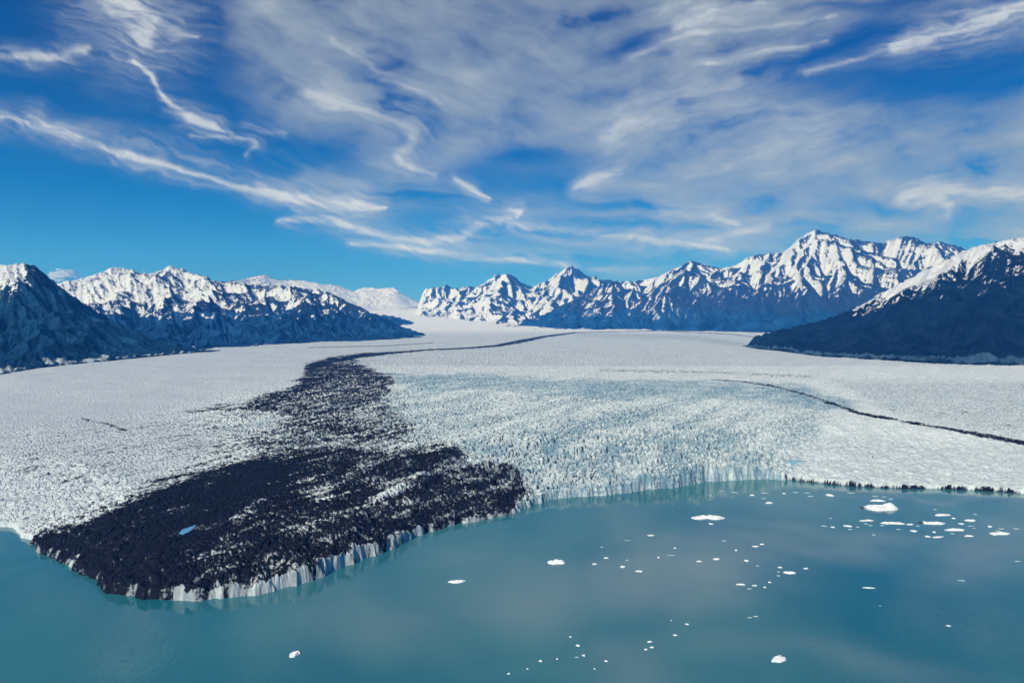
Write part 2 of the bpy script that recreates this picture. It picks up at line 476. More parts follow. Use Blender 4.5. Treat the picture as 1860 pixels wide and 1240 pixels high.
    face = (1 - sstep(ch * 0.10 + 1, ch * 0.22 + 3.5, sd + flut * 1.6)) * clean * sstep(-0.45, 0.15, fbm(X / 17, Y / 17, 2, 63) + 0.5 * (clean - 0.6) + 0.06 * (ch - 12))
    face *= np.clip(sstep(-0.36, -0.08, perlin(X / 4.2, Y / 4.2, 64) + 0.25 * sstep(18, 24, ch)) + 0.15, 0, 1)
    debris = np.where(sd < 7, np.maximum(debris, (0.95 * (U > 1425)) * (1 - sstep(1.2, 3.6, sd))), debris)  # shade of the undercut right shore painted as a dark strip
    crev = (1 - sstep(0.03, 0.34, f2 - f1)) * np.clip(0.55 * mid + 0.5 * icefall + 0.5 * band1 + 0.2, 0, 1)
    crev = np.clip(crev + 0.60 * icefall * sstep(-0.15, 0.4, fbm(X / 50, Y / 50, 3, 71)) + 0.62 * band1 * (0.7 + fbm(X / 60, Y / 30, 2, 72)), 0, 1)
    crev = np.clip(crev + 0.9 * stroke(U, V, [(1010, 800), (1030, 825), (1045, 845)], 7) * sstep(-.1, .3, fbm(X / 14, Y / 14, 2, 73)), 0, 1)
    global POOL_Z
    POOL_Z = []
    for pl in POOLS:
        m = in_poly(U, V, pl, 2.0)
        zc = float(np.median(lvl[m > 0.8]))
        POOL_Z.append(zc)
        wide = in_poly(U, V, pl, 7.0)
        Z = Z * (1 - wide) + (zc + 0.5) * wide
        Z = Z * (1 - m) + (zc - 0.8) * m
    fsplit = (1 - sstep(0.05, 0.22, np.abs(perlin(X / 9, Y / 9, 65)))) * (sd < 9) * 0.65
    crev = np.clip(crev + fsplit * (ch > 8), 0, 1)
    shade_spk = np.clip(0.18 + 0.66 * mid + 0.60 * icefall + 0.70 * band1 - 0.25 * leftflat, 0, 1)  # strength of the painted crevasse shade
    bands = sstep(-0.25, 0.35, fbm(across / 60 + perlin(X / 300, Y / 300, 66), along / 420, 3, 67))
    shade_spk = shade_spk * (0.45 + 0.75 * bands)
    shade_spk = np.maximum(shade_spk, 0.30 * rightflat + 0.28 * plain)
    shade_spk = np.maximum(shade_spk, 0.6 * stroke(U, V, [(1050, 607), (1250, 613), (1380, 630)], 7))
    shade_spk = np.maximum(shade_spk, 0.62 * in_poly(wx, wv, [(1500, 690), (1700, 690), (2300, 690), (2300, 800), (1860, 795), (1620, 752)], 12))
    keep = (sd > -7)
    o = grid_mesh("glacier", X, Y, Z, glacier_material(), dict(debris=debris, crev=crev, face=face, shade_spk=shade_spk, old=np.clip(leftflat + 0.6 * plain, 0, 1) * (1 - sstep(4500, 7500, Y)), fresh=sstep(5500, 9000, Y)), keep, smooth=False)
    tag(o, "broad crevassed white glacier with a black debris-covered tongue ending in the lake", "glacier", kind="structure")
    return o

# ------------------------------------------------------------------ lake
def build_lake():
    s = NT("lake_water")
    P = s.pos()
    w1 = s.noise(s.scale(P, (1, 0.35, 1)), 0.30, 3, 0.55)
    w2 = s.noise(P, 0.012, 3, 0.5)
    silt_refl = s.noise(s.scale(P, (1, 0.6, 1)), 0.0035, 4, 0.55, 0.6)
    c = s.mix(s.ramp(silt_refl, 0.35, 0.68), (0.012, 0.165, 0.225), (0.060, 0.250, 0.270))  # silt tone, widened to imitate mottled cloud reflection
    c = s.mix(s.math('MULTIPLY', s.attr('cloud_refl'), s.ramp(silt_refl, 0.2, 0.6, 0.7, 1.0)), c, (0.205, 0.315, 0.335))  # grey cloud reflections painted into the water colour
    nrm = s.bump(w1, 0.24, 0.5)
    rough = s.ramp(w2, 0.35, 0.7, 0.05, 0.12)
    s.bsdf(c, rough, nrm, 0.5, IOR=1.45)
    xs = np.unique(np.concatenate([np.linspace(-32000, 32000, 33), np.arange(-1400, 1401, 14.0)]))
    yy = np.unique(np.concatenate([np.linspace(-9000, 55000, 33), np.arange(300, 1300, 10.0)]))
    X, Y = np.meshgrid(xs, yy)
    Yc = np.maximum(Y, 250)
    U = CX + FOC * X / Yc; V = HOR + CAM_H * FOC / Yc
    wu = U + fbm(X / 160, Y / 160, 3, 81) * 130; wv = V + fbm(X / 160, Y / 160, 3, 82) * 60
    cloud_refl = np.zeros(X.shape)  # patches that carry the painted cloud reflections
    for (cx, cy, rx, ry, a_, k_) in [(1230, 1040, 200, 60, -6, 1.0), (1480, 985, 260, 26, 0, .8), (1800, 1010, 120, 50, 0, 1.0), (1000, 1090, 160, 70, 0, .75), (1180, 1190, 90, 60, 0, .6), (1720, 905, 200, 9, 2, .6),
                                     (700, 1130, 160, 70, 0, .45), (1560, 1210, 260, 30, 10, .45), (860, 1010, 120, 30, 0, .3)]:
        cloud_refl = np.maximum(cloud_refl, k_ * blob(wu, wv, cx, cy, rx, ry, a_))
    o = grid_mesh("lake", X, Y, np.zeros_like(X), s.m, dict(cloud_refl=cloud_refl))
    tag(o, "calm milky turquoise glacial lake in front of the ice", "lake", kind="structure")

POOLS = [[(325, 968), (331, 961), (342, 957), (350, 953), (358, 949), (353, 957), (343, 965), (332, 970)],
         [(1422, 838), (1436, 834), (1452, 833.5), (1468, 835.5), (1454, 838.5), (1436, 840)]]

def build_pools():
    s2 = NT("meltwater")
    s2.bsdf(s2.mix(s2.noise(s2.pos(), 0.12, 3), (0.03, 0.30, 0.68), (0.22, 0.55, 0.82)), 0.12, None, 0.5, IOR=1.33)
    s3 = NT("meltwater_pale")
    s3.bsdf((0.22, 0.52, 0.66), 0.12, None, 0.5, IOR=1.33)
    for pts, mat, zm, lab in zip(POOLS, (s2.m, s3.m), POOL_Z, ("bright blue meltwater pool on the black debris-covered ice",
                                                              "pale blue meltwater pool on the white ice above the right shore")):
        # a flat pool: each rim point slides along its bearing to the common level
        w = [((u - CX) / FOC * ((CAM_H - zm) * FOC / (v_ - HOR)), (CAM_H - zm) * FOC / (v_ - HOR), zm) for (u, v_) in pts]
        bot = [(a, b, c - 8) for a, b, c in w]
        me = bpy.data.meshes.new("meltwater_pool")
        k = len(w)
        me.from_pydata(w + bot, [], [list(range(k))] + [[i, (i + 1) % k, k + (i + 1) % k, k + i] for i in range(k)])
        me.materials.append(mat)
        o = bpy.data.objects.new("meltwater_pool", me); col.objects.link(o)
        tag(o, lab, "meltwater pool", kind="structure")

# ------------------------------------------------------------------ mountains
ONLY = ()
def mountain_material(name, forest, rock, snow_soft=0.12, fine=0.03, bank_col=(0.42, 0.50, 0.52)):
    s = NT(name)
    P = s.pos()
    sn, veg, bank = s.attr('snow'), s.attr('veg'), s.attr('bank')
    n1 = s.noise(P, fine, 5, 0.68)
    n2 = s.noise(P, fine * 0.3, 4, 0.6)
    n3 = s.noise(P, fine * 2.6, 3, 0.7)
    rk = s.mix(n1, tuple(c * 0.55 for c in rock), tuple(c * 1.5 for c in rock))
    fr = s.mix(s.ramp(s.math('ADD', s.math('MULTIPLY', n3, 0.5), s.math('MULTIPLY', n2, 0.5)), 0.35, 0.65), tuple(c * 0.25 for c in forest), tuple(c * 3.2 for c in forest))
    g = s.mix(s.ramp(s.math('ADD', veg, s.math('MULTIPLY', s.math('SUBTRACT', n2, 0.5), 0.8)), 0.35, 0.65), rk, fr)
    t = s.math('ADD', sn, s.math('MULTIPLY', s.math('SUBTRACT', n1, 0.5), 0.65))
    t = s.math('ADD', t, s.math('MULTIPLY', s.math('SUBTRACT', n3, 0.5), 1.9))
    m = s.ramp(t, 0.5 - snow_soft, 0.5 + snow_soft)
    c = s.mix(m, g, s.mix(n3, (0.50, 0.55, 0.60), (0.82, 0.84, 0.84)))
    b = s.ramp(s.math('ADD', bank, s.math('MULTIPLY', s.math('SUBTRACT', n1, 0.5), 1.3)), 0.5, 0.75)
    c = s.mix(b, c, bank_col)
    s.bsdf(c, 0.85, s.bump(s.math('ADD', n1, s.math('MULTIPLY', n3, 0.4)), 0.8, 0.35 / fine), 0.0)
    return s.m

def w3(px, py, y):
    return ((px - CX) / FOC * y, y, CAM_H + (HOR - py) / FOC * y)

def rough_line(pts, rng, n=3, amp=0.10, zamp=0.05):
    """midpoint displacement of a 3D polyline"""
    for _ in range(n):
        out = [pts[0]]
        for a, b in zip(pts[:-1], pts[1:]):
            L = math.dist(a, b)
            m = [(a[i] + b[i]) / 2 for i in range(3)]
            m[0] += rng.uniform(-1, 1) * L * amp; m[1] += rng.uniform(-1, 1) * L * amp
            m[2] += rng.uniform(-1, 1) * L * zamp
            out += [tuple(m), b]
        pts = out
    return pts

def massif(name, label, sky, base, mat, seed, spur_gap, steep=0.62, env=0.5, cols=None, rows=260,
           snow=(0.45, 0.3), extra=(), veg_top=0.4, noise=0.06, aspect=0.25, back=0.8, bank=0.0, spur_pow=1.15,
           snow_bias=None, sky_amp=(0.05, 0.035), gully=0.45, ero=(9, 0.10, 1.1)):
    if ONLY and seed not in ONLY: return
    rng = random.Random(seed)
    base_y = lambda px: float(np.interp(px, [b[0] for b in base], [b[1] for b in base]))
    zb = lambda y: float(ice_level(y))
    px0, px1 = min(sky[0][0], base[0][0]), max(sky[-1][0], base[-1][0])
    spx = np.array([p[0] for p in sky]); sy = np.array([p[2] for p in sky])
    sz = np.array([w3(*p)[2] for p in sky])
    main = rough_line([w3(*p) for p in sky], rng, 2, sky_amp[0], sky_amp[1])
    segs = [(a, b) for a, b in zip(main[:-1], main[1:])]
    px = px0 + rng.uniform(0.2, 0.8) * spur_gap
    spurs = []
    while px < px1:
        R = w3(px, float(np.interp(px, spx, [p[1] for p in sky])), float(np.interp(px, spx, sy)))
        bx = px + rng.uniform(-1.3, 1.3) * spur_gap
        by = base_y(bx); B = ((bx - CX) / FOC * by, by, zb(by))
        h = R[2] - B[2]
        if h > 40:
            L = math.hypot(R[0] - B[0], R[1] - B[1])
            n = 6; pl = []
            wob = rng.uniform(-0.1, 0.1) * L
            pw = rng.uniform(spur_pow * 0.85, spur_pow * 1.25)
            for k in range(n + 1):
                q = k / n
                z = B[2] + h * (1 - q) ** pw * (0.97 if k else 0.985)
                pl.append((R[0] + (B[0] - R[0]) * q + math.sin(q * 3.1) * wob + rng.uniform(-.03, .03) * L * (0 < k < n),
                           R[1] + (B[1] - R[1]) * q, z))
            spurs.append((pl, L))
        px += spur_gap * rng.uniform(0.6, 1.4)
    for e in extra:
        pl = [w3(*p) for p in e]
        spurs.append((pl, math.dist(pl[0][:2], pl[-1][:2])))
    for pl, L in spurs:
        f = rough_line(pl, rng, 1, 0.12, 0.03)
        segs += list(zip(f[:-1], f[1:]))
        m = len(f)
        for k in range(1, m - 1):
            for sgn in (-1, 1):
                if rng.random() < 0.25: continue
                a = f[k]; d = (f[k + 1][0] - f[k - 1][0], f[k + 1][1] - f[k - 1][1])
                dl = math.hypot(*d) + 1e-6
                an = math.atan2(d[1], d[0]) + sgn * rng.uniform(0.6, 1.1)
                ll = L * rng.uniform(0.10, 0.24)
                drop = ll * rng.uniform(0.45, 0.7) * steep
                e1 = (a[0] + math.cos(an) * ll * .5, a[1] + math.sin(an) * ll * .5, a[2] - drop * .55 - 6)
                e2 = (a[0] + math.cos(an + sgn * .2) * ll, a[1] + math.sin(an + sgn * .2) * ll, a[2] - drop * 1.15 - 6)
                segs += [(a, e1), (e1, e2)]
    ncol = cols or int((px1 - px0) / 1.05)
    us = np.linspace(px0, px1, ncol)
    ymin = min(b[1] for b in base); ymax = max(sy)
    # rows follow the base line and run past the crest
    q = np.linspace(-0.06, 1.45, rows)
    by = np.interp(us, [b[0] for b in base], [b[1] for b in base])
    ry = np.interp(us, spx, sy)
    Q, Uu = np.meshgrid(q, us, indexing='ij')
    By, Ry = np.broadcast_to(by, Q.shape), np.broadcast_to(ry, Q.shape)
    Y = By + (np.maximum(Ry - By, 300)) * Q
    X = (Uu - CX) / FOC * Y
    Zr = np.broadcast_to(np.interp(us, spx, sz), Q.shape)
    Zb = ice_level(np.minimum(Y, By))
    span = float(np.median(Ry - By)) + 1
    wx = X + fbm(X / (span * .16), Y / (span * .16), 4, seed) * span * 0.045
    wy = Y + fbm(X / (span * .16), Y / (span * .16), 4, seed + 9) * span * 0.045
    s = np.clip(Q, 0, 1)
    E = Zb + (Zr - Zb) * env * s ** 1.25 - 2500 * np.maximum(Q - 1, 0) * 0.3
    H = E.copy()
    for (a, b) in segs:
        dx, dy = b[0] - a[0], b[1] - a[1]
        t = np.clip(((wx - a[0]) * dx + (wy - a[1]) * dy) / (dx * dx + dy * dy + 1e-6), 0, 1)
        d = np.hypot(wx - a[0] - t * dx, wy - a[1] - t * dy)
        H = np.maximum(H, a[2] + (b[2] - a[2]) * t - steep * d * (1 + 0.0 * d))
    rel0 = np.clip((H - Zb) / (np.maximum(Zr - Zb, 60)), 0, 1.2)
    cyc = float(np.median(np.diff(Y, axis=0))); cxc = float(np.median(np.diff(X, axis=1)))
    H = H + (ridged(wx / (span * .11), wy / (span * .11), 4, seed + 2) - 0.4) * span * noise * 1.3 * np.clip(rel0 * 2, 0, 1)
    R2, C2 = int(rows / 1.5), int(ncol / 1.5)
    Hs = resize(H, R2, C2)
    He = erode(Hs, cxc * 1.5, cyc * 1.5, seed, its=ero[0], K=ero[1], talus=ero[2])
    H = H + resize(He - Hs, *H.shape)
    rel = np.clip((H - Zb) / (np.maximum(Zr - Zb, 60)), 0, 1.2)
    gul = np.full(H.shape, 0.45)
    H = np.where(Q < 0, Zb - 30 * (-Q / 0.06), np.maximum(H, Zb - 1 + (Zr - Zb) * 0.02 * s))
    # hold the crest to the traced skyline, column by column
    app = ((H - CAM_H) / Y).max(0)
    want = np.interp(us, spx, [(HOR - p[1]) / FOC for p in sky])
    err = want - app
    k = 9; err = np.convolve(np.pad(err, k, mode='edge'), np.ones(2 * k + 1) / (2 * k + 1), 'valid')
    H = H + (np.clip(rel, 0, 1) ** 1.3) * err * Y
    edge = sstep(px0, px0 + 22, Uu) * sstep(px1, px1 - 22, Uu)
    H = (Zb - 8) + (H - Zb + 8) * edge
    if bank:
        lump = np.clip(ridged(X / 60, Y / 60, 3, seed + 20), 0, 1) * 16 * np.exp(-((Q - 0.05) / 0.05) ** 2)
        H = H + lump * bank
    nx, _, _ = grid_normals(X, Y, blur(H, 3))
    _, _, nzr = grid_normals(X, Y, blur(H, 1))
    relz = (H - Zb) / (np.max(Zr) - np.min(Zb))
    conc = (blur(H, 3) - H) / (cxc * 0.9) + 0.5 * (blur(H, 10) - H) / (cxc * 3.5)
    big = fbm(X / (span * .35), Y / (span * .35), 3, seed + 40)
    lo, soft = snow
    sn = 0.5 + np.clip((relz - lo) / soft * 0.5, -1.2, 0.17) + np.clip(conc, -1, 1) * 0.36 - nx * aspect - np.clip(0.80 - nzr, 0, 1) * 0.8 + big * 0.25 - (gul - 0.45) * gully
    if snow_bias is not None:
        sn = sn + snow_bias(Uu, HOR - (H - CAM_H) / Y * FOC, X, Y)
    veg = 0.5 - (relz - veg_top) / 0.3
    bk = np.exp(-((Q - 0.045) / 0.05) ** 2) * bank * (0.65 + 0.5 * fbm(X / 150, Y / 150, 2, seed + 60)) if bank else np.zeros_like(H)
    o = grid_mesh(name, X, Y, H, mat, dict(snow=np.clip(sn, -.5, 1.5), veg=np.clip(veg, 0, 1), bank=bk))
    tag(o, label, "mountain", kind="structure")
    return o

def build_mountains():
    rr = row_to_range
    ROCK = (0.02, 0.035, 0.075)
    m_near = mountain_material("near_slope", (0.005, 0.021, 0.044), (0.013, 0.032, 0.055), 0.07, 0.035)
    m_right = mountain_material("right_slope", (0.0035, 0.0085, 0.017), (0.010, 0.015, 0.026), 0.07, 0.035, (0.05, 0.10, 0.16))
    m_mid = mountain_material("mid_slope", (0.006, 0.026, 0.07), ROCK, 0.06, 0.02)  # forest blue also holds part of the distance haze
    m_far = mountain_material("far_slope", (0.02, 0.04, 0.06), ROCK, 0.06, 0.014)
    # near mountain, left
    massif("mountain", "dark forested mountain at the far left with a snow patch on its summit",
           [(-420, 560, 3300), (-250, 520, 3350), (-90, 496, 3400), (0, 481, 3400), (30, 479, 3400), (52, 477, 3380), (70, 486, 3360), (95, 510, 3330), (140, 543, 3300),
            (200, 580, 3280), (260, 606, 3260), (320, 625, 3300), (400, 634, 3420)],
           [(-420, rr(722)), (-200, rr(703)), (0, rr(680)), (50, rr(672)), (100, rr(665)), (200, rr(655)), (300, rr(645)), (400, rr(637))],
           m_near, 11, 110, ero=(10, 0.10, 0.8), steep=0.55, env=0.55, snow=(1.0, 0.35), veg_top=0.75, noise=0.05, aspect=0.5, bank=1.0, rows=230,
           snow_bias=lambda U, V, X, Y: 0.75 * sstep(75, 20, U) * sstep(545, 505, V) - 0.5 * sstep(60, 80, U) * (U < 400) + 0.55 * sstep(0, 50, U - 60) * blob(U, V, 110, 545, 60, 16, 35))
    # left range
    massif("mountain", "long snow-capped range behind the dark left mountain with blue forest below",
           [(-60, 530, 7600), (60, 522, 7600), (112, 513, 7500), (140, 508, 7500), (180, 496, 7400), (205, 484, 7300), (240, 488, 7300), (262, 497, 7200), (285, 492, 7200), (310, 481, 7200),
            (338, 492, 7100), (372, 502, 7000), (400, 512, 6900), (450, 514, 6800), (500, 518, 6700), (550, 521, 6600), (600, 531, 6500), (640, 552, 6400), (690, 574, 6300),
            (730, 592, 6250), (760, 604, 6200), (785, 611, 6200)],
           [(-60, 4300), (100, 4200), (200, 3500), (330, rr(637)), (450, rr(629)), (600, rr(621)), (700, rr(617)), (785, rr(611.5))],
           m_mid, 23, 46, ero=(10, 0.12, 0.8), steep=0.52, env=0.42, snow=(0.40, 0.26), veg_top=0.30, noise=0.040, aspect=0.65, rows=300, bank=0.25, sky_amp=(0.05, 0.02),
           snow_bias=lambda U, V, X, Y: 0.30 * sstep(590, 560, V) * sstep(460, 380, U) - 0.9 * sstep(572, 590, V + 10 * perlin(X / 400, Y / 400, 5)) + 0.05 * sstep(575, 530, V))
    # far snow domes left of the pass
    massif("mountain", "distant white snow peaks beyond the left range near the pass",
           [(340, 525, 15500), (400, 512, 15500), (440, 507, 15500), (465, 501, 15500), (482, 498, 15500), (500, 508, 15500), (528, 508, 15500), (552, 509, 15500), (585, 516, 15600), (612, 518, 15800),
            (640, 529, 16000), (662, 522, 16000), (690, 524, 16000), (715, 522, 16000), (733, 536, 16000), (755, 547, 16200), (800, 560, 16500), (880, 568, 16500)],
           [(340, 13000), (600, 13000), (640, 13800), (720, 14500), (800, 15500), (880, 15600)],
           m_far, 31, 40, ero=(3, 0.04, 0.6), steep=0.35, env=0.75, snow=(-0.5, 0.5), veg_top=-0.5, noise=0.012, aspect=0.1, snow_bias=lambda U, V, X, Y: 0.45 * sstep(500, 640, U), rows=140)
    # dark hump in the valley
    massif("mountain", "small dark wooded knoll at the mouth of the side valley",
           [(640, 580, 9700), (680, 571, 9600), (710, 573, 9600), (740, 581, 9600), (772, 592, 9500)],
           [(640, 8800), (700, 8900), (772, 9100)],
           m_mid, 37, 30, steep=0.4, env=0.8, snow=(1.1, 0.5), veg_top=0.9, noise=0.03, rows=80)
    # centre peaks
    massif("mountain", "jagged snow-streaked pyramid peaks in the centre beyond the glacier",
           [(748, 552, 12500), (756, 540, 12600), (772, 526, 12600), (790, 521, 12600), (800, 521, 12600), (812, 517, 12600), (828, 525, 12600), (848, 520, 12600), (868, 522, 12600), (885, 510, 12600),
            (900, 500, 12600), (916, 496, 12600), (932, 500, 12600), (948, 514, 12700), (965, 521, 12700), (985, 514, 12800), (1005, 501, 12900), (1022, 490, 13000), (1040, 482, 13000),
            (1052, 492, 13000), (1075, 501, 13000), (1095, 508, 13000), (1130, 512, 13000), (1200, 520, 13000)],
           [(748, 11800), (800, 10800), (850, 10000), (900, 9000), (960, 8700), (1200, 8700)],
           m_far, 41, 30, ero=(10, 0.13, 1.3), steep=0.75, env=0.35, snow=(0.05, 0.50), veg_top=0.02, noise=0.035, aspect=1.0, rows=280,
           extra=[[(917, 498, 12550), (905, 520, 12000), (880, 548, 11300), (850, 570, 10700)], [(917, 499, 12500), (925, 530, 11800), (935, 560, 10800), (945, 580, 9800)],
                  [(920, 500, 12550), (950, 530, 11900), (975, 555, 11000), (1000, 580, 9800)], [(1040, 484, 12950), (1000, 520, 12200), (980, 550, 11200)], [(1042, 485, 12950), (1060, 530, 11800), (1040, 570, 10300)]])
    # right range
    massif("mountain", "high rocky snow-streaked range with the tallest peak on the right",
           [(880, 597, 8900), (930, 592, 8900), (985, 572, 9200), (1040, 545, 9600), (1080, 524, 9900), (1110, 512, 10000), (1140, 512, 10000), (1180, 507, 10000), (1210, 495, 10000), (1232, 484, 10000), (1255, 474, 10000),
            (1282, 481, 10000), (1310, 487, 10000), (1340, 481, 10000), (1358, 467, 10000), (1390, 460, 10000), (1422, 460, 10000), (1438, 446, 10000), (1455, 429, 10000), (1480, 417, 10000),
            (1512, 425, 10000), (1542, 434, 10000), (1580, 439, 10000), (1608, 441, 10000), (1628, 431, 10000), (1650, 427, 10000), (1680, 441, 10000), (1705, 439, 10000), (1732, 445, 10000),
            (1775, 458, 10000), (1860, 470, 10000), (2000, 480, 10000), (2150, 520, 10000)],
           [(880, 8450), (960, 8250), (1200, 8000), (1350, 7300), (1500, 6600), (1860, 6000), (2150, 6000)],
           m_mid, 53, 42, steep=0.66, env=0.38, snow=(0.52, 0.30), veg_top=0.16, noise=0.030, aspect=0.85, rows=340,
           extra=[[(1482, 420, 9950), (1476, 445, 9600), (1440, 478, 9200), (1390, 515, 8700), (1330, 555, 8300), (1250, 592, 7900)],
                  [(1478, 440, 9700), (1520, 462, 9400), (1570, 485, 9100), (1640, 520, 8700), (1720, 545, 8200)],
                  [(1470, 470, 9300), (1480, 510, 8600), (1465, 560, 7800), (1450, 592, 7300)],
                  [(1255, 476, 9950), (1240, 510, 9300), (1190, 560, 8600), (1130, 592, 8300)]],
           snow_bias=lambda U, V, X, Y: 0.15 * sstep(1250, 1180, U) * sstep(580, 555, V) - 0.5 * sstep(520, 560, V) * sstep(1180, 1320, U) - 0.6 * sstep(578, 590, V))
    # near mountain, right
    massif("mountain", "dark near mountain at the far right with a snowy upper ridge",
           [(1350, 617, 3900), (1400, 603, 3900), (1440, 593, 3900), (1500, 580, 3900), (1560, 556, 3950), (1605, 530, 4000), (1640, 512, 4000), (1680, 491, 4050), (1720, 471, 4100), (1750, 456, 4100),
            (1775, 447, 4150), (1800, 441, 4200), (1830, 435, 4200), (1862, 430, 4200), (1950, 420, 4200), (2060, 425, 4200), (2250, 450, 4200), (2500, 500, 4200)],
           [(1350, 3700), (1400, 3300), (1450, rr(642)), (1500, rr(648)), (1600, rr(655)), (1700, rr(660)), (1860, rr(664)), (2200, rr(668)), (2500, rr(670))],
           m_right, 67, 90, ero=(10, 0.08, 0.8), steep=0.5, env=0.6, snow=(0.92, 0.26), veg_top=0.7, noise=0.04, aspect=0.5, bank=1.35, rows=260,
           snow_bias=lambda U, V, X, Y: 1.1 * stroke(U, V, [(1560, 558), (1610, 530), (1690, 490), (1775, 449)], 22) + 0.30 * sstep(570, 490, V) - 0.55 * blob(U, V, 1800, 475, 40, 24, 20) + 0.4 * blob(U, V, 1850, 445, 50, 14))

# ------------------------------------------------------------------ clouds
def build_clouds():
    us = np.arange(-560, 2421, 3.0)
    vs = np.arange(-420, 584, 2.6)
    U, V = np.meshgrid(us, vs)
    t = (U - CX) / FOC; e = (HOR - V) / FOC
    R = 60000.0
    k = R / np.sqrt(1 + t * t + e * e)
    X, Y, Z = t * k, k, CAM_H + e * k
    # domain warp, stronger sideways; streak direction turns from falling right (left side) to rising right
    wu = U + fbm(U / 170, V / 90, 4, 5) * 46 + fbm(U / 38, V / 24, 3, 6) * 9
    wv = V + fbm(U / 170, V / 90, 4, 7) * 24 + fbm(U / 38, V / 24, 3, 8) * 6
    def streak(ang, lx, ly, seed, o=5):
        a = math.radians(ang); c, s_ = math.cos(a), math.sin(a)
        return fbm((wu * c + wv * s_) / lx, (-wu * s_ + wv * c) / ly, o, seed, 0.55)
    sL = streak(24, 300, 60, 11); sR = streak(-16, 340, 48, 12); sM = streak(4, 300, 34, 13)
    wR = sstep(850, 1250, U)
    low = sstep(260, 400, V)
    st = (sL * (1 - wR) + sR * wR) * (1 - low) + sM * low
    fine = streak(-12, 70, 9, 14, 4) * wR + streak(20, 70, 9, 15, 4) * (1 - wR)
    puff = fbm(wu / 130, wv / 90, 5, 16)
    veil = in_poly(wu, wv, [(400, -450), (415, 60), (420, 150), (500, 205), (600, 262), (700, 300), (790, 320), (880, 290), (1040, 300), (1060, 350), (1100, 400), (1250, 400), (1400, 440),
                            (2500, 480), (2500, 190), (1860, 185), (1620, 200), (1450, 185), (1400, 120), (1480, 60), (1560, 0), (1700, -60), (1700, -450)], 42)
    tau = veil * np.clip(1.0 + 1.5 * st + 1.5 * puff, 0.05, 2.6)
    tau += 0.28 * sstep(1350, 1500, U) * sstep(210, 60, V) * np.clip(0.25 + 2.0 * st, 0, 2)
    # thin veils under the main one
    tau += 0.55 * in_poly(wu, wv, [(440, 345), (600, 300), (900, 330), (1200, 380), (1900, 420), (1900, 470), (1300, 480), (1000, 492), (820, 470), (640, 430)], 24) * np.clip(0.45 + 2.2 * st, 0, 2)
    tau += 0.30 * in_poly(wu, wv, [(-300, 180), (100, 215), (300, 240), (480, 262), (640, 300), (700, 370), (540, 360), (380, 318), (200, 270), (-300, 225)], 22) * np.clip(0.5 + 2.4 * sL, 0, 2)
    # blue holes
    for (cx, cy, rx, ry, a, s_) in [(1160, 78, 85, 30, -24, 1.0), (1200, 95, 30, 14, 0, .7), (1760, 128, 230, 44, -6, 1.0), (1480, 118, 110, 36, -30, .9), (960, 292, 130, 28, -6, 1.0), (960, 350, 60, 16, 0, .6),
                                    (770, 398, 70, 16, -5, .8), (1290, 420, 50, 7, 5, .7), (1600, 372, 90, 16, 3, .9), (1750, 412, 60, 18, 0, .8), (600, 262, 90, 32, 10, 1.0), (330, 150, 120, 90, 0, 1.0), (850, 60, 60, 50, 0, .35),
                                    (1500, 10, 160, 14, -4, .8), (1270, 330, 120, 8, -14, .35), (640, 120, 60, 14, 30, .25), (520, 300, 60, 20, 10, .4), (930, 20, 90, 24, 0, .3), (1000, 455, 120, 7, 2, .4)]:
        tau *= 1 - s_ * blob(wu, wv, cx, cy, rx, ry, a)
    # traced wisps (points u, v, width)
    hi = np.zeros(U.shape)
    wispy = np.clip(0.92 + 0.35 * fine + 0.7 * puff, 0.15, 1.5)
    def W(pts, w, a, warp=0.30):
        nonlocal hi
        uu = U + (wu - U) * warp; vv = V + (wv - V) * warp
        hi = np.maximum(hi, a * 1.15 * stroke(uu, vv, pts, w * 1.0) * wispy)
        hi = np.maximum(hi, 0.5 * a * stroke(wu, wv, pts, w * 2.4) * wispy)
    W([(195, -20, 1.0), (230, 15, 1.3), (262, 40, 1.3), (268, 72, .6)], 30, 1.7, .7)
    W([(262, 40, 1), (310, 55, .6), (352, 70, .2)], 18, 1.1, .6)
    W([(-60, 98, .6), (40, 103, .8), (110, 103, 1), (140, 94, 1.5), (162, 88, .6)], 11, 1.0, .5)
    W([(245, 112, .7), (275, 138, .6), (290, 165, .6), (308, 190, .8), (345, 213, 1.3), (375, 226, 1.3), (402, 240, .4)], 8.5, 1.5, .35)
    W([(345, 246, .5), (400, 250, .8), (445, 252, 1.1), (462, 268, 1), (440, 284, .5)], 7, .7, .5)
    W([(440, 222, .8), (470, 236, .8), (520, 240, .4)], 12, .5, .5)
    W([(-60, 205, 1.2), (60, 225, 1.3), (150, 256, 1), (200, 272, 1), (300, 298, .8), (380, 322, .9), (450, 345, 1), (520, 358, 1.2), (600, 370, 1.8), (660, 378, 2.0), (700, 380, .7)], 9, 1.25, .35)
    W([(120, 240, 1), (250, 262, 1), (360, 292, 1), (480, 330, .8)], 12, .42, .5)
    W([(500, 399, .5), (545, 398, 1), (600, 398, 1.2), (650, 418, 1), (720, 434, .9), (780, 440, 1), (840, 430, 1.2), (880, 405, 1.2), (930, 398, 1)], 9.5, 1.15, .4)
    W([(530, 378, .8), (560, 392, 1)], 10, .9, .4)
    W([(640, 444, .5), (740, 450, .9), (820, 462, 1.1), (880, 472, 1.1), (960, 476, 1), (1015, 482, 1.2), (1040, 490, .4)], 7.5, 1.1, .4)
    W([(930, 408, 1), (1010, 414, 1.1), (1100, 426, 1), (1200, 440, .9), (1320, 452, .6)], 9, 1.0, .4)
    W([(1250, 455, .6), (1330, 425, .9), (1400, 415, .8)], 9, .6, .4)
    W([(1060, 490, .5), (1120, 486, 1), (1230, 484, .7), (1290, 478, .4)], 9, .55, .4)
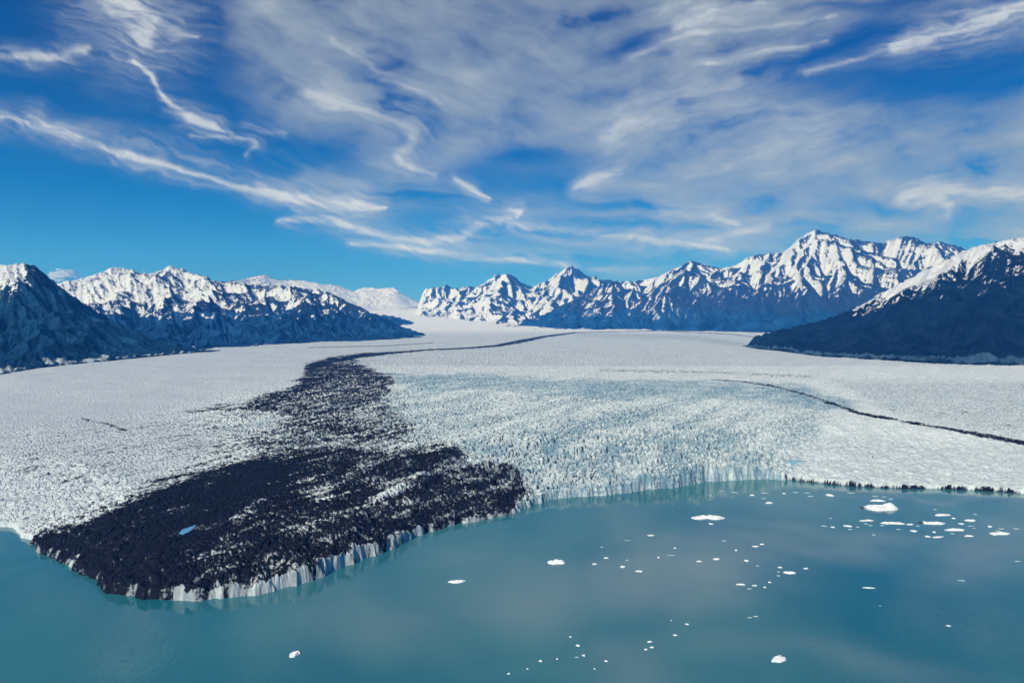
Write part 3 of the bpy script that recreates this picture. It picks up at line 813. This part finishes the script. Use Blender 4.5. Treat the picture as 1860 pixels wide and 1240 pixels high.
    W([(560, 168, .8), (620, 190, 1.1), (690, 215, 1.1), (738, 242, 1.1), (742, 262, 1), (718, 286, .8), (745, 302, .7), (792, 317, .3)], 15, 0.8, .5)
    W([(600, 70, .7), (660, 110, .8), (730, 150, .8), (800, 190, .7)], 9, .5, .5)
    W([(826, 326, .6), (855, 340, 1), (892, 358, .5)], 7, 1.3, .3)
    W([(926, 378, .8), (946, 384, 1), (940, 396, .8)], 7, 1.2, .3)
    W([(1620, 88, .7), (1680, 68, 1), (1760, 42, 1.2), (1880, 10, 1.4)], 17, 1.25, .5)
    W([(1230, 45, 1.1), (1290, 25, 1.1), (1380, 6, .8)], 17, .9, .6)
    W([(1150, 105, .7), (1250, 60, .8), (1400, 48, .6), (1520, 30, .4)], 9, .6, .6)
    W([(1290, 120, .8), (1400, 92, .9), (1500, 72, .6)], 9, .7, .6)
    W([(1470, 140, .6), (1600, 95, .9), (1700, 70, .7)], 10, .6, .6)
    W([(1045, 340, .6), (1080, 320, 1.1), (1120, 308, .9)], 13, .8, .4)
    W([(1640, 352, .6), (1700, 346, 1.3), (1760, 350, 1), (1860, 345, .8)], 12, 1.2, .5)
    W([(1700, 350, 1), (1722, 372, 1), (1725, 392, .6)], 14, 1.0, .4)
    W([(1200, 385, .8), (1290, 392, 1), (1350, 410, .6)], 9, .7, .5)
    W([(1100, 250, 1), (1230, 180, 1), (1350, 150, .7)], 26, .45, .7)
    W([(1180, 210, 1), (1350, 200, 1), (1500, 260, 1)], 40, .4, .9)
    tau = tau + hi * np.clip(0.85 + 0.9 * fine + 0.8 * st, 0.1, 2)
    tau *= np.clip(1 + 0.30 * fine, 0.2, 2)
    # edges of the sheet
    tau *= sstep(-560, -380, U) * sstep(2420, 2250, U) * sstep(-420, -250, V) * sstep(584, 560, V)
    a = 1 - np.exp(-np.maximum(tau, 0))
    bright = np.clip(hi * 0.8 + 0.35 * sstep(1.3, 2.6, tau), 0, 1) * (1 - 0.35 * veil)
    s = NT("cirrus")
    al, br = s.attr('alpha'), s.attr('bright')
    em = s.n.new('ShaderNodeEmission')
    s.l.new(s.mix(br, (0.33, 0.40, 0.45), (0.70, 0.77, 0.81)), em.inputs[0])
    tr = s.n.new('ShaderNodeBsdfTransparent')
    mx = s.n.new('ShaderNodeMixShader')
    s.l.new(al, mx.inputs[0]); s.l.new(tr.outputs[0], mx.inputs[1]); s.l.new(em.outputs[0], mx.inputs[2])
    s.l.new(mx.outputs[0], s.out.inputs[0])
    o = grid_mesh("clouds", X, Y, Z, s.m, dict(alpha=np.clip(a * 0.93, 0, 1), bright=bright))
    tag(o, "thin wispy white cirrus streaks and grey veils across the blue sky", "clouds", kind="stuff")
    # the one small cumulus behind the left mountain
    import bmesh
    bm = bmesh.new()
    bmesh.ops.create_icosphere(bm, subdivisions=5, radius=1.0)
    co = np.array([v.co[:] for v in bm.verts])
    d = 1 + 0.30 * fbm(co[:, 0] * 2.1 + co[:, 2] * 1.3, co[:, 2] * 2.4 + co[:, 1], 4, 3)
    cy = 24500.0
    c0 = w3(118, 507, cy)
    for v, k_ in zip(bm.verts, d):
        x, y, z = v.co
        v.co = (c0[0] + x * k_ * 560, c0[1] + y * k_ * 500, c0[2] + (z if z > 0 else z * .5) * k_ * 380)
    me = bpy.data.meshes.new("cloud"); bm.to_mesh(me); bm.free()
    for p in me.polygons: p.use_smooth = True
    s = NT("cumulus")
    geo = s.n.new('ShaderNodeLayerWeight'); geo.inputs[0].default_value = 0.35
    dif = s.n.new('ShaderNodeBsdfDiffuse'); dif.inputs[0].default_value = (0.55, 0.62, 0.72, 1)
    tr = s.n.new('ShaderNodeBsdfTransparent'); mx = s.n.new('ShaderNodeMixShader')
    s.l.new(s.ramp(geo.outputs['Facing'], 0.15, 0.85, 0.25, 1.0), mx.inputs[0])
    s.l.new(dif.outputs[0], mx.inputs[1]); s.l.new(tr.outputs[0], mx.inputs[2]); s.l.new(mx.outputs[0], s.out.inputs[0])
    me.materials.append(s.m)
    o = bpy.data.objects.new("cloud", me); col.objects.link(o)
    tag(o, "small soft grey-white puff of cloud in the notch behind the left mountain", "cloud")

# ------------------------------------------------------------------ floating ice
def berg_material():
    s = NT("berg_ice")
    P = s.pos()
    n = s.noise(P, 0.9, 4, 0.6)
    d = s.attr('dark_end')
    c = s.mix(n, (0.80, 0.86, 0.88), (0.92, 0.93, 0.93))
    c = s.mix(d, c, (0.03, 0.035, 0.05))
    s.bsdf(c, 0.55, s.bump(n, 0.4, 0.3), 0.3)
    return s.m

def make_berg(mat, px, py, w, h, seed, label, group=None, style=""):
    w, h = (w * 0.85, h * 0.7) if w < 19 else (w, h * 0.85)
    rng = random.Random(seed)
    x0, y0 = lake_point(px, py)
    L = max(w * y0 / FOC, 1.2)
    H = h * y0 / FOC
    th = H * 0.42
    dep = min(max((H - th * 0.7) * y0 / CAM_H, L * 0.30), L * 0.9)
    nr, ns = 12, 40
    ph = [rng.uniform(0, 6.28) for _ in range(5)]
    verts, dark_end = [], []
    def outline(a):
        r = 1 + .16 * math.sin(2 * a + ph[0]) + .12 * math.sin(3 * a + ph[1]) + .07 * math.sin(5 * a + ph[2]) + .04 * math.sin(9 * a + ph[3])
        if 'waist' in style: r *= 1 - 0.45 * math.exp(-((math.cos(a) + 0.15) / 0.28) ** 2)
        return r
    rings = [i / nr for i in range(1, nr + 1)]
    P = [(0.0, 0.0, 0.0)]
    for r in rings:
        for j in range(ns):
            a = j / ns * 2 * math.pi
            o_ = outline(a) * r
            P.append((math.cos(a) * o_, math.sin(a) * o_, r))
    A = np.array(P)
    u, v, r = A[:, 0], A[:, 1], A[:, 2]
    bumpy = fbm(u * 2.6 + seed, v * 2.6, 3, seed) * 0.6 + ridged(u * 1.6 - seed, v * 1.6, 2, seed + 4) * 0.5
    top = (0.45 + bumpy) * (1 - r ** 5)
    if 'knob' in style: top += 1.1 * np.exp(-(((u - 0.55) / 0.3) ** 2 + (v / 0.5) ** 2))
    if 'left' in style: top += 0.9 * np.exp(-(((u + 0.7) / 0.16) ** 2 + (v / 0.5) ** 2)) * (r < 1)
    if 'tilt' in style: top *= 0.7 + 0.6 * np.clip(u * 0.7 + 0.5, 0, 1)
    if 'spike' in style: top += 1.5 * np.exp(-(((u - 0.6) / 0.2) ** 2 + (v / 0.3) ** 2))
    z = np.maximum(top, 0.10) * th
    z[r > 0.999] = -0.25 * th
    dark_end_v = np.zeros(len(A))
    if 'dark' in style: dark_end_v = sstep(-0.68, -0.86, u)  # left end darker
    ang = math.radians(rng.uniform(-10, 10))
    if 'slant' in style: ang = math.radians(38)
    ca, sa = math.cos(ang), math.sin(ang)
    X = (u * L / 2) * ca - (v * dep / 2) * sa; Yy = (u * L / 2) * sa + (v * dep / 2) * ca
    V = [(float(a), float(b), float(c)) for a, b, c in zip(X, Yy, z)]
    F = [(0, 1 + j, 1 + (j + 1) % ns) for j in range(ns)]
    for i in range(nr - 1):
        for j in range(ns):
            a = 1 + i * ns + j; b = 1 + i * ns + (j + 1) % ns
            F.append((a, a + ns, b + ns, b))
    n0 = len(V)
    V.append((0, 0, -th * 0.9))
    last = 1 + (nr - 1) * ns
    F += [(last + (j + 1) % ns, last + j, n0) for j in range(ns)]
    me = bpy.data.meshes.new("ice_floe")
    me.from_pydata(V, [], F)
    at = me.attributes.new('dark_end', 'FLOAT', 'POINT')
    at.data.foreach_set('value', np.append(dark_end_v, 0).astype(np.float32))
    me.materials.append(mat)
    o = bpy.data.objects.new("iceberg" if w >= 19 else "ice_fragment", me)
    o.location = (x0, y0, 0)
    col.objects.link(o)
    tag(o, label, "iceberg" if w >= 19 else "ice fragment", group)
    return o

BIG = [
    (1598, 923, 68, 14, "knob dark", "largest white iceberg near the right shore, low with a round lump and black left end"),
    (1287, 940, 56, 12, "waist", "long white iceberg in two joined lumps, alone off the tall ice cliff"),
    (1011, 1021, 32, 12, "", "pointed white iceberg alone in open water right of the black ice tongue"),
    (830, 1056, 32, 8, "", "flat white bar-shaped iceberg, the nearest to the black ice tongue"),
    (535, 1188, 24, 13, "slant tilt", "small white iceberg alone in the near left water"),
    (1414, 1197, 36, 14, "slant tilt", "wedge-shaped white iceberg alone in the near right water"),
    (1623, 950, 38, 6, "left", "narrow white iceberg with a raised left tip just below the largest one"),
    (1694, 950, 44, 7, "left dark", "long white iceberg with a dark left knob in the middle of the floe cluster"),
    (1711, 935, 27, 6, "", "smooth oblong white iceberg right of the largest one, top of the floe cluster"),
    (1733, 962, 38, 6, "tilt", "thin drawn-out white iceberg lying aslant in the floe cluster"),
    (1815, 969, 45, 7, "dark waist", "bow-shaped white iceberg with dark left end at the far right"),
    (1594, 909, 26, 5, "", "thin flat white iceberg just beyond the largest one"),
    (1763, 945, 19, 5, "", "short pale iceberg between the oblong one and the right picture edge"),
    (1434, 1040, 20, 7, "", "bright oval white iceberg, biggest in the loose mid-lake group on the right"),
    (1703, 975, 24, 3, "", "faint low slab of ice at the lower edge of the floe cluster"),
    (1574, 945, 30, 4, "waist", "faint thin ice slab below and left of the largest iceberg"),
    (1577, 1067, 20, 3, "", "thin grey sliver of ice alone in mid-lake below the floe cluster"),
]
SMALL = {
    "beside the tall ice cliff": [(1291, 900, 8, 3), (1310, 891, 14, 2), (1334, 894, 15, 3), (1366, 899, 10, 4), (1389, 895, 17, 3), (1387, 905, 10, 3), (1397, 913, 18, 5),
                              (1424, 896, 8, 4), (1445, 894, 12, 3), (1466, 895, 14, 2.6), (1472, 901, 14, 3), (1507, 899, 16, 6), (1545, 895, 14, 3)],
    "around the right-hand floe cluster": [(1732, 941, 8, 4), (1771, 934, 7, 3), (1660, 964, 17, 5), (1819, 960, 12, 3), (1813, 964, 14, 3), (1653, 952, 16, 4), (1667, 955, 8, 3), (1685, 974, 12, 5), (1760, 973, 18, 5),
              (1746, 951, 12, 4), (1763, 955, 15, 2), (1769, 959, 8, 2), (1798, 956, 10, 5), (1590, 901, 14, 3), (1606, 902, 12, 2), (1618, 906, 11, 3), (1581, 954, 8, 3), (1573, 951, 9, 3),
              (1730, 969, 10, 3), (1846, 960, 12, 3), (1602, 954, 9, 3), (1632, 961, 9, 2.5), (1697, 966, 8, 4), (1587, 971, 7, 3), (1698, 925, 6, 3)],
    "left of the floe cluster": [(1497, 955, 12, 3), (1513, 957, 9, 4), (1540, 955, 17, 5), (1544, 961, 9, 3), (1558, 957, 7, 3), (1509, 941, 7, 2)],
    "under the two-lump iceberg": [(1291, 951, 10, 4), (1315, 982, 9, 3), (1384, 988, 9, 4), (1372, 992, 14, 4), (1182, 972, 15, 4)],
    "right of the pointed iceberg": [(1093, 993, 7, 3), (1101, 1013, 9, 4), (1080, 1024, 10, 4), (1139, 1017, 7, 3), (1131, 1029, 13, 5), (1161, 1037, 14, 5), (1196, 1012, 6, 4), (1219, 1008, 18, 2), (1226, 995, 6, 4), (1140, 981, 14, 2)],
    "in the loose mid-lake group": [(1270, 1019, 12, 4), (1301, 1015, 15, 5), (1337, 999, 7, 4), (1356, 1018, 10, 5), (1376, 1027, 7, 3), (1417, 1030, 9, 4), (1464, 1032, 11, 4), (1414, 1045, 9, 3), (1414, 1038, 5, 3),
              (1346, 1061, 18, 5), (1371, 1063, 11, 4), (1361, 1069, 10, 3), (1389, 1066, 7, 4), (1398, 1057, 6, 4)],
    "in the near open water": [(1362, 1121, 12, 3), (1373, 1119, 12, 3), (1248, 1133, 9, 4), (1219, 1126, 5, 3), (1226, 1153, 9, 4), (1723, 1136, 10, 4), (1747, 1054, 16, 3), (1848, 1019, 12, 3), (1599, 1100, 5, 2)],
    "in the near knot of three": [(1180, 1165, 11, 5), (1173, 1179, 7, 5), (1184, 1175, 11, 4)],
    "along the bottom edge of the picture": [(1036, 1156, 5, 4), (1050, 1172, 9, 6), (1060, 1190, 6, 6), (1048, 1193, 8, 3), (982, 1200, 7, 6), (1101, 1200, 7, 5), (1080, 1214, 4, 4), (924, 1223, 6, 5), (958, 1214, 4, 4), (1012, 1196, 5, 4)],
}
ORD = "first second third fourth fifth sixth seventh eighth ninth tenth eleventh twelfth thirteenth fourteenth fifteenth sixteenth seventeenth eighteenth nineteenth twentieth twenty-first twenty-second twenty-third twenty-fourth twenty-fifth".split()

def build_bergs():
    mat = berg_material()
    k = 100
    thin = NT('thin_ice'); thin.bsdf(thin.mix(thin.noise(thin.pos(), 0.6, 3), (0.20, 0.38, 0.44), (0.60, 0.70, 0.73)), 0.4, None, 0.4)
    for (px, py, w, h, st, lab) in BIG:
        k += 1
        make_berg(mat, px, py, w, h, k, lab, "icebergs floating on the lake", st)
    for where, lst in SMALL.items():
        for i, (px, py, w, h) in enumerate(sorted(lst)):
            k += 1
            size = "thin" if h <= 3 else ("larger" if w >= 14 else "tiny" if w <= 7 else "small")
            make_berg(thin.m if h <= 3 else mat, px, py, w, h, k, f"{size} white ice fragment {where}, {ORD[i]} from the left", "small ice fragments floating on the lake", "spike" if (px, py) == (1060, 1190) else "")

# ------------------------------------------------------------------ haze
def build_haze():
    s = NT("haze_air")
    pv = s.n.new('ShaderNodeVolumePrincipled')
    pv.inputs['Color'].default_value = (0.04, 0.32, 1.0, 1)
    pv.inputs['Absorption Color'].default_value = (1, 1, 1, 1)
    pv.inputs['Density'].default_value = 0.000055
    pv.inputs['Anisotropy'].default_value = 0.0
    s.l.new(pv.outputs[0], s.out.inputs['Volume'])
    x0, x1, y0, y1, z0, z1 = -33000, 33000, -9500, 23000, -60, 2600
    V = [(x0, y0, z0), (x1, y0, z0), (x1, y1, z0), (x0, y1, z0), (x0, y0, z1), (x1, y0, z1), (x1, y1, z1), (x0, y1, z1)]
    F = [(0, 3, 2, 1), (4, 5, 6, 7), (0, 1, 5, 4), (1, 2, 6, 5), (2, 3, 7, 6), (3, 0, 4, 7)]
    me = bpy.data.meshes.new("haze"); me.from_pydata(V, [], F); me.materials.append(s.m)
    o = bpy.data.objects.new("haze", me); col.objects.link(o)
    tag(o, "thin blue distance haze filling the whole valley", "haze", kind="stuff")

build_lake()
build_glacier()
build_pools()
build_mountains()
build_clouds()
build_bergs()
build_haze()
